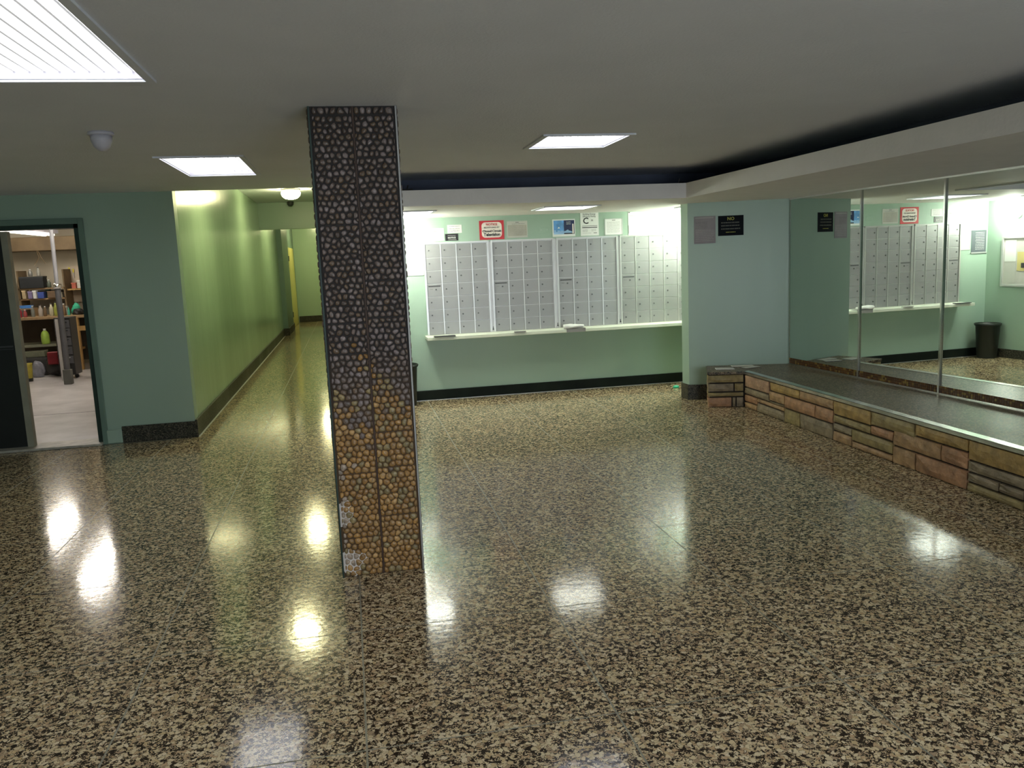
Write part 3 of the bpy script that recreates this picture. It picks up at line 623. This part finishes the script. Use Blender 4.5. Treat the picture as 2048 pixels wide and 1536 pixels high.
b.f += [list(range(n)), [7 * n + i for i in range(n - 1, -1, -1)]]; b.mi += [0, 0]
b.build('white_wrap', M_white, t, smooth=True)
MB().box(-.095, .125, -.072, -.055, -.035, .003).box(-.095, .125, -.072, .05, .0005, .005).build('hanging_fold', M_ink, t)
tag(MB().box(.895, 1.13, 9.085, 9.16, .739, .747).build('dark_envelope', M_dgrey, bevel=.001), 'dark flyer lying at the left end of the shelf', 'flyer')
tag(MB().prism([(1.79, 9.09), (1.92, 9.085), (1.93, 9.15), (1.80, 9.16)], .739, .746).build('small_flyer', M_ink), 'small folded flyer in the middle of the shelf', 'flyer')
cr = crumple('candy_wrapper', (3.63, 8.95, .0), (.035, .03, .02), M_greenp, 'small green crumpled wrapper on the floor by the pier', 'wrapper', 5)
# magazines on the bench end
def sheet(name, x0, x1, y0, y1, rz, z, m, label, pages=True):
    t = thing(name, ((x0 + x1) / 2, (y0 + y1) / 2, z), label, 'magazine', 'papers left on the bench end', rz)
    a, c = (x1 - x0) / 2, (y1 - y0) / 2
    MB().box(-a, a, -c, c, 0, .004).build('cover', m, t); MB().box(-a + .003, a - .003, -c + .002, c - .002, .004, .006).build('pages', M_grey, t); return t
sheet('open_leaflet', 3.61, 3.79, 7.77, 7.88, WR, ZB + .0015, M_white, 'cream leaflet lying nearest the left corner of the bench end')
sheet('magazine', 3.83, 4.05, 7.875, 7.965, WR + .03, ZB + .0015, M_grey, 'pale magazine topmost by the dim wall on the bench end')
sheet('flyer_stack', 3.88, 4.06, 7.75, 7.83, .12, ZB + .0015, M_ink, 'grey leaflet in front of the pale magazine on the bench')
# waste bin
t = thing('waste_bin', (.548, 9.16, 0), 'black plastic waste bin in the alcove corner, seen in the mirror', 'bin')
MB().lathe([(.115, .0), (.118, .01), (.145, .43), (.150, .43), (.153, .45), (.142, .45), (.137, .42), (.108, .02)], 28, cap=False).lathe([(.0, .012), (.11, .012)], 28, cap=False).build('bucket', M_bin, t, smooth=True)
MB().lathe([(.153, .425), (.160, .435), (.160, .45), (.151, .455)], 28, cap=False).build('rim', M_bin, t, smooth=True)
# noticeboard on the alcove side wall
t = thing('noticeboard', (.38, 8.78, 1.245), 'framed noticeboard on the alcove side wall, seen in the mirror', 'noticeboard')
MB().box(0, .012, -.33, .33, -.29, .29).build('backing', mat('board_felt', (.55, .53, .50), .8), t)
MB().box(0, .024, -.36, -.33, -.32, .32).box(0, .024, .33, .36, -.32, .32).box(0, .024, -.33, .33, .29, .32).box(0, .024, -.33, .33, -.32, -.29).build('frame', M_metal, t, bevel=.002)
for (y0_, y1_, z0_, z1_, m, nm) in ((.14, .31, .0, .27, M_white, 'sheet'), (.14, .31, -.27, -.02, M_grey, 'sheet'), (-.05, .12, -.12, .12, mat('yellow_sheet', (.62, .52, .22), .7), 'yellow_sheet'), (-.30, -.08, -.05, .25, M_white, 'sheet'), (-.02, .06, -.08, -.02, M_dgrey, 'photo')):
    MB().box(.012, .0145 if nm != 'photo' else .016, y0_, y1_, z0_, z1_).build(nm, m, t)

# ------------------------------------------------------------------ ceiling fittings
def troffer(x0, x1, y0, y1, z, label, lens=None):
    t = thing('ceiling_light', ((x0 + x1) / 2, (y0 + y1) / 2, z), label, 'ceiling light', 'recessed fluorescent troffers')
    a, c = (x1 - x0) / 2, (y1 - y0) / 2
    b = MB(); nx = max(8, int(2 * a / .026)); px_ = 2 * (a - .006) / nx       # ridged lens
    for i in range(nx):
        xa = -a + .006 + i * px_; b.prism([(xa, -c + .006), (xa + px_, -c + .006), (xa + px_, c - .006), (xa, c - .006)], .026 if i % 2 else .030, .038)
    b.build('lens', lens or TROF, t)
    MB().box(-a, a, -c, c, .09, .10).box(-a, -a + .004, -c, c, .0, .09).box(a - .004, a, -c, c, .0, .09).box(-a, a, -c, -c + .004, .0, .09).box(-a, a, c - .004, c, .0, .09).build('housing', M_smoke, t)
    f = .032
    MB().box(-a - f, a + f, -c - f, -c, -.010, .0).box(-a - f, a + f, c, c + f, -.010, 0).box(-a - f, -a, -c, c, -.010, 0).box(a, a + f, -c, c, -.010, 0).build('frame', M_ceil, t)
    return t
labs = ['large fluorescent troffer nearest the camera at top left', 'fluorescent troffer with dark lines in front of the corridor', 'small bright troffer in the middle of the lobby ceiling',
        'troffer out of view over the bench', 'troffer out of view behind the camera', 'troffer out of view at the rear']
for l_, lab in zip(lights, labs): troffer(*l_, H, lab)
troffer(*DH, zs0, 'troffer in the soffit directly over the mailboxes', TROFA)
troffer(*DL, zs0, 'added soffit troffer at the left end of the alcove, behind the column', TROFB)  # guessed fixture, added to lift the lower mailbox wall
troffer(*DR, zs0, 'added soffit troffer at the right end of the alcove, behind the pier', TROFB)  # guessed counterpart, added to light the right end of that wall
t = thing('smoke_detector', (-1.20, 4.80, H), 'round white smoke detector on the ceiling at left', 'smoke detector')
MB().lathe([(.062, 0), (.066, -.012), (.060, -.018)], 24).build('base', M_smoke, t, smooth=True)
MB().lathe([(.054, -.018), (.052, -.045), (.040, -.075), (.018, -.094), (.001, -.098)], 24).build('dome', M_smoke, t, smooth=True)
def globe(x, y, z, label, m, r=.12, group=None, cat='ceiling light'):
    t = thing('globe_light', (x, y, z), label, cat, group)
    MB().lathe([(r * .95, 0), (r * 1.0, -.02), (r * .9, -.03)], 24).build('fitting', M_smoke, t, smooth=True)
    MB().lathe([(r * .88, -.03), (r * .98, -.06), (r * .9, -.105), (r * .62, -.14), (r * .25, -.155), (.001, -.158)], 24).build('globe', m, t, smooth=True); return t
for y_, z_, lab in ((9.6, 2.75, 'corridor globe light just past the lobby ceiling edge'), (13.5, 2.75, 'glowing globe light hanging in the corridor before the green header'), (17.4, 2.80, 'corridor globe light beyond the green header'), (23.0, 2.80, 'corridor globe light at the far yellow door')):
    globe(-.75, y_, z_, lab, GLOBE, .15, 'corridor globe lights')
t = thing('corridor_sensor', (-.91, 16.0, 2.75), 'small dark dome sensor on the corridor ceiling by the header', 'sensor')
MB().lathe([(.055, 0), (.06, -.02), (.052, -.06), (.03, -.085), (.001, -.09)], 18).build('dome', M_dgrey, t, smooth=True)
def sconce(x, y, z, sgn, label):
    t = thing('wall_sconce', (x, y, z), label, 'wall light')
    b = MB().tube((0, 0, 0), (.03 * sgn, 0, 0), .055, 20); b.tube((.03 * sgn, 0, 0), (.06 * sgn, 0, -.0), .025, 12); b.build('wall_plate', M_smoke, t)
    bm = bmesh.new(); bmesh.ops.create_uvsphere(bm, u_segments=20, v_segments=12, radius=.055); me = bpy.data.meshes.new('bulb'); bm.to_mesh(me); bm.free()
    me.materials.append(SCON); me.polygons.foreach_set('use_smooth', [True] * len(me.polygons)); link('bulb', me, t, (.105 * sgn, 0, 0))
sconce(.38, 8.92, 1.84, 1, 'bare globe wall lamp on the alcove left side wall, seen in mirror')
sconce(4.12, 8.98, 1.88, -1, 'bare globe wall lamp hidden behind the pier at the right end')

# ------------------------------------------------------------------ storage room seen through the doorway
struct(MB().box(-7.0, -1.7, 8.40, 16.6, -.08, .0).build('floor_storage', M_conc), 'grey painted concrete floor of the storage room')
struct(MB().box(-7.0, -1.66, 8.40, 16.6, 2.65, 2.75).build('ceiling_storage', M_cream_wall), 'storage room ceiling')
struct(MB().box(-7.0, -1.66, 16.4, 16.6, 0, 2.7).build('wall_storage_back', M_cream_wall), 'cream wall at the back of the storage room')
struct(MB().box(-7.1, -7.0, 8.40, 16.6, 0, 2.7).build('wall_storage_left', M_cream_wall), 'storage room side wall')
struct(MB().box(-1.72, -1.665, 8.40, 16.4, 0, 2.7).build('wall_storage_right', M_cream_wall), 'storage room wall against the corridor')
jt = MB().box(-5.2, -1.8, 10.33, 10.345, .0, .001).build('trim_7', M_dgrey); struct(jt, 'joint line in the storage floor')
tag(MB().box(-6.4, -3.6, 15.95, 16.38, 2.03, 2.27).build('duct', M_brown, bevel=.01), 'brown duct running along the back of the storage room', 'duct')
def shop(x0, y0, y1, z, lab, tm):
    t = thing('strip_light', (x0, (y0 + y1) / 2, z), lab, 'strip light', 'storage strip lights'); L2 = (y1 - y0) / 2
    MB().prism([(-.12, -L2), (.12, -L2), (.12, L2), (-.12, L2)], .05, .10).build('reflector', M_smoke, t)
    for dx in (-.055, .055): MB().tube((dx, -L2 + .03, .03), (dx, L2 - .03, .03), .02, 12).build('tube', tm, t)
    for yy in (-L2 * .7, L2 * .7): MB().tube((0, yy, .10), (0, yy, 2.65 - z), .006, 6).build('hanger', M_dgrey, t)
shop(-4.35, 11.6, 13.9, 2.17, 'glowing strip light seen at the top of the storage doorway', SHOPD)
shop(-3.62, 11.3, 12.9, 2.40, 'strip light hidden behind the storage door head', SHOP)
shop(-5.0, 14.2, 15.4, 2.52, 'unseen strip light added above the workbench to brighten the storage wall', SHOPB)  # added out of sight above the door head to brighten the back wall
t = thing('support_pole', (-4.12, 13.2, 0), 'steel support pole in the middle of the storage room', 'pole')
MB().tube((0, 0, 1.44), (.02, 0, 2.65), .028, 14).build('pole', mat('pole_grey', (.20, .20, .21), .6), t, smooth=False)
MB().tube((0, 0, .0), (0, 0, 1.44), .04, 14).build('lower_pole', M_dgrey, t)
MB().lathe([(.055, 1.40), (.062, 1.43), (.062, 1.46), (.04, 1.475)], 18).build('collar', M_chrome, t, smooth=True)
MB().box(-.055, .055, -.05, .05, 0, .22).build('foot', mat('foot_grey', (.08, .08, .07), .6), t, bevel=.005)
# drawer tower of black tool boxes
t = thing('tool_chest', (-4.335, 14.0, 0), 'tall black tool chest with steel drawer handles beside the pole', 'tool chest')
MB().box(-.11, .12, -.12, .2, .06, .95).build('cabinet', M_black, t, bevel=.006)
for z in (.30, .44, .58, .72, .85):
    d = MB().box(-.10, .11, -.132, -.12, z - .06, z + .06).build('drawer', M_dgrey, t, bevel=.003)
    MB().box(-.07, .08, -.145, -.132, z + .025, z + .037).build('handle', M_chrome, d)
for x in (-.08, .09): MB().tube((x, 0, .03), (x, .03, .03), .03, 10).build('wheel', M_black, t)
MB().box(-.02, .02, -.14, -.10, .0, .06).build('foot', M_black, t)
# workbench
M_benchtop = mat('old_plywood', (.30, .20, .10), .7, var=.3)
t = thing('workbench', (-4.95, 15.5, 0), 'wooden workbench along the back of the storage room', 'workbench')
MB().box(-.75, .75, -.35, .5, .88, .92).build('top', M_benchtop, t)
MB().box(-.71, .71, .46, .49, .1, .88).build('back_panel', mat('dark_board', (.05, .035, .02), .8), t)
for x in (-.72, .30, .44, .62): MB().box(x - .035, x + .035, -.34, -.27, 0, .88).build('leg', M_wood, t, bevel=.003)
for x in (.30, .62): MB().box(x - .03, x + .03, -.27, .38, .30, .34).build('rail', M_wood, t)
MB().box(.30, .75, -.345, -.325, .66, .74).build('apron', M_wood, t)
MB().box(-.70, .1, -.30, .35, .42, .46).build('lower_shelf', mat('shelf_board_grey', (.20, .20, .14), .7), t)
# wall shelving
t = thing('wall_shelving', (-5.1, 16.05, 0), 'wooden wall shelving crowded with boxes over the workbench', 'shelving')
for z in (1.20, 1.38): MB().box(-.50, .25, -.12, .3, z - .012, z + .012).build('shelf', M_benchtop, t)
MB().box(.28, .62, -.10, .3, 1.33, 1.355).build('shelf', M_wood, t)
for x in (-.49, .24): MB().box(x - .012, x + .012, -.12, .3, .92, 1.70).build('upright', M_brown, t)
def crate(name, x, y, z, sx, sy, sz, c, lab, cat='box', group='boxes on the storage shelves'):
    t = thing(name, (x, y, z), lab, cat, group)
    MB().box(-sx, sx, -sy, sy, 0, sz).build('body', flat(name + '_%d' % random.randrange(9999), c), t, bevel=.004)
    MB().box(-sx - .004, sx + .004, -sy - .004, sy + .004, sz * .86, sz).build('lid', flat(name + '_lid_%d' % random.randrange(9999), [min(1, q * 1.4 + .01) for q in c]), t); return t
crate('storage_crate', -5.36, 15.98, 1.395, .19, .10, .20, (.015, .018, .02), 'large black crate on the top storage shelf')
crate('cream_box', -5.51, 15.95, 1.213, .028, .06, .15, (.45, .35, .2), 'cream box at the left end of the shelf below the black crate')
crate('violet_box', -5.41, 15.95, 1.213, .035, .06, .13, (.20, .17, .30), 'violet box on the shelf below the black crate')
crate('blue_box', -5.24, 15.95, 1.213, .05, .06, .11, (.05, .09, .35), 'blue box on the shelf below the black crate')
crate('white_carton', -5.328, 15.90, 1.213, .026, .05, .14, (.6, .62, .62), 'white carton between the violet and blue boxes')
crate('brown_box', -5.05, 15.95, 1.213, .08, .07, .12, (.14, .09, .05), 'brown box at the right end of the shelf below the crate')
crate('blue_tray', -5.43, 15.72, 1.06, .09, .05, .05, (.05, .20, .55), 'blue tray below the shelves at the left', 'tray')
MB_ = MB().box(-5.55, -5.3, 15.62, 15.86, 1.04, 1.06); tag(MB_.build('small_stand', M_benchtop), 'little wooden stand carrying the blue tray', 'stand')
MB().box(-5.55, -5.53, 15.62, 15.86, .92, 1.04).box(-5.32, -5.30, 15.62, 15.86, .92, 1.04).build('side', M_benchtop, bpy.data.objects['small_stand'])
def bottle(x, y, z, r, h, c, lab, cat='bottle', group='bottles and jars on the workbench'):
    t = thing('bottle', (x, y, z), lab, cat, group)
    MB().lathe([(r * .9, 0), (r, .01), (r, h * .6), (r * .45, h * .78), (r * .4, h * .92)], 12).build('body', flat('bottle_%d' % random.randrange(9999), c, .3), t, smooth=True)
    MB().tube((0, 0, h * .92), (0, 0, h), r * .45, 10).build('cap', M_dgrey if sum(c) > .6 else M_white, t)
bs = [(-5.42, .03, .16, (.25, .02, .03), 'dark red bottle at the left of the workbench'), (-5.34, .028, .13, (.30, .05, .05), 'short red bottle at the left of the workbench'), (-5.22, .03, .19, (.14, .15, .13), 'grey bottle on the left half of the workbench'),
      (-5.10, .035, .20, (.38, .34, .30), 'pale grey jar behind the light stick'), (-5.03, .025, .17, (.16, .10, .05), 'thin brown bottle near the middle of the workbench'), (-4.93, .035, .22, (.42, .40, .28), 'cream bottle left of the pole'),
      (-4.86, .03, .24, (.30, .34, .06), 'olive bottle beside the cream bottle'), (-4.80, .03, .16, (.5, .47, .44), 'white bottle behind the pole'), (-4.73, .032, .20, (.16, .09, .04), 'brown jug right of the pole'), (-4.66, .022, .14, (.05, .35, .25), 'teal bottle at the right of the workbench')]
for x, r, h, c, l_ in bs: bottle(x, 15.36, .92, r, h, c, l_)
for i, (x, r, h, c) in enumerate([(-5.40, .035, .12, (.2, .2, .18)), (-5.27, .03, .15, (.3, .3, .26)), (-5.12, .035, .14, (.1, .12, .09)), (-4.99, .03, .17, (.45, .42, .36))]):
    bottle(x, 16.0, 1.392 + (.21 if i < 2 else 0), r, h, c, ['small grey tin on the black crate', 'pale tin on the black crate', 'dark green jar beside the crate', 'pale jar at the right of the crate'][i], 'jar', 'jars on the top storage shelf')
crumple('cloth_heap', (-4.52, 15.40, .92), (.09, .07, .07), M_black, 'black cloth heap on the right end of the workbench', 'cloth', 11)
crumple('green_rag', (-4.60, 15.56, .92), (.07, .05, .12), flat('green_rag', (.03, .38, .22)), 'green rag behind the black cloth heap', 'cloth', 12)
crumple('yellow_green_bag', (-4.475, 15.70, .92), (.04, .04, .16), flat('lime_bag', (.45, .55, .06)), 'lime bag at the right edge of the workbench', 'bag', 13)
# pegboard with hanging tools at right
t = thing('pegboard', (-4.66, 16.33, 1.53), 'pale pegboard with hanging tools at the right of the storage wall', 'pegboard')
MB().box(-.24, .28, 0, .02, -.42, .22).build('board', mat('pegboard_cream', (.55, .47, .36), .7), t)
tc = [((.8, .7, .05), 'yellow handled screwdriver'), ((.75, .65, .05), 'second yellow screwdriver'), ((.03, .03, .03), 'black pliers'), ((.6, .6, .6), 'steel wrench'), ((.35, .03, .04), 'red handled snips'), ((.05, .06, .2), 'navy clamp'), ((.02, .02, .02), 'black hammer')]
for i, (c, l_) in enumerate(tc):
    x = -4.86 + .065 * i; z = 1.70 - .03 * (i % 3) - (.18 if i in (2, 6) else 0)
    u = thing('hand_tool', (x, 16.31, z), l_ + ' hanging on the pegboard', 'tool', 'tools on the pegboard')
    MB().tube((0, 0, -.03), (0, 0, .03), .012, 8).build('handle', flat('tool_%d' % i, c, .4), u); MB().tube((0, 0, -.13), (0, 0, -.03), .006, 8).build('shaft', M_metal, u)
# floor clutter under and before the workbench
t = thing('duffel_bag', (-4.63, 14.45, 0), 'black and dark red bag on the storage floor left of the pole foot', 'bag')
crb = MB(); n = 16
for s, (x, r) in enumerate([(-.17, .08), (-.13, .14), (0, .16), (.1, .15), (.16, .08)]):
    for i in range(n):
        a = 2 * math.pi * i / n; crb.v.append((x, r * .9 * math.cos(a), .16 + r * math.sin(a)))
for s in range(4):
    for i in range(n): crb.f.append([s * n + i, s * n + (i + 1) % n, (s + 1) * n + (i + 1) % n, (s + 1) * n + i]); crb.mi.append(0)
crb.f += [list(range(n)), [4 * n + i for i in range(n - 1, -1, -1)]]; crb.mi += [0, 0]
crb.build('body', M_black, t, smooth=True)
MB().box(-.10, .06, -.175, -.10, .20, .40).build('red_flap', flat('dark_red_cloth', (.22, .008, .015)), t, bevel=.012)
t = thing('green_jug', (-5.04, 14.75, .47), 'lime and white plastic jug on the lower shelf of the workbench', 'jug')
o = MB().lathe([(.055, 0), (.065, .02), (.065, .15), (.05, .20), (.02, .23)], 16).build('body', flat('lime_jug', (.34, .52, .08), .35), t, smooth=True); t.location = (-5.04, 15.25, .461)
MB().tube((0, 0, .23), (0, 0, .26), .022, 10).build('cap', M_white, t)
crate('grey_case', -5.06, 14.75, .30, .17, .08, .10, (.16, .17, .11), 'grey green case stacked on the lower crate', 'case', 'cases under the workbench')
crate('low_crate', -5.05, 14.75, .0, .19, .12, .30, (.03, .03, .028), 'dark crate on the floor under the grey green case', 'case', 'cases under the workbench')
t = thing('yellow_bucket', (-4.90, 13.9, 0), 'yellow cleaning bucket on the storage floor by the door edge', 'bucket')
MB().lathe([(.045, 0), (.055, .01), (.07, .26), (.074, .28)], 18).build('bucket', flat('bucket_yellow', (.36, .30, .04), .5), t, smooth=True)
MB().lathe([(.058, 0), (.06, .05)], 18).build('dark_foot', M_black, t)
crumple('grey_bundle', (-4.93, 14.42, 0), (.09, .07, .17), flat('grey_lilac_cloth', (.22, .22, .25)), 'grey lilac bundle on the floor behind the yellow bucket', 'cloth', 21)
t = thing('leaning_board', (-4.42, 13.75, 0), 'narrow white board leaning beside the tool chest', 'board')
MB().prism([(.03, -.02), (.07, -.02), (.07, 0), (.03, 0)], .0, .94).build('board', mat('offwhite_board', (.42, .40, .38), .6), t)
t.location = (-4.40, 13.72, 0)
# cables hanging from the duct
t = thing('hanging_cable', (-5.2, 15.9, 2.03), 'thin brown cable loop hanging from the duct', 'cable')
b = MB(); P0 = [(-.02, 0, 0), (.0, 0, -.12), (-.05, 0, -.2), (-.08, 0, -.24)]; P1 = [(.0, 0, 0), (.03, 0, -.1), (.08, 0, -.19), (.10, 0, -.22)]
for PP in (P0, P1):
    for a, c in zip(PP, PP[1:]): b.tube(a, c, .006, 6)
b.build('cable', M_brown, t)

# more small stock on the storage shelves
extra = [(-5.47, 16.05, 1.213, .03, (.30, .22, .12), 'kraft carton behind the cream box'), (-5.17, 16.08, 1.213, .03, (.05, .12, .10), 'dark teal carton behind the blue box'), (-4.96, 16.05, 1.213, .025, (.5, .46, .35), 'cream carton behind the brown box'),
         (-4.73, 16.05, 1.357, .035, (.45, .12, .08), 'red carton on the right hand shelf'), (-4.64, 16.05, 1.357, .03, (.55, .55, .5), 'white carton on the right hand shelf'), (-4.56, 16.05, 1.357, .025, (.06, .06, .06), 'black carton on the right hand shelf'),
         (-5.45, 15.62, .92, .04, (.10, .09, .08), 'dark carton at the front left of the workbench'), (-4.98, 15.62, .92, .05, (.22, .14, .08), 'brown carton at the back of the workbench'), (-4.80, 15.66, .92, .04, (.30, .30, .28), 'grey carton at the back of the workbench')]
for x, y, z, q, c, lab in extra: crate('small_carton', x, y, z, q, .035, random.uniform(.09, .15), c, lab, 'box', 'small cartons in the storage room')
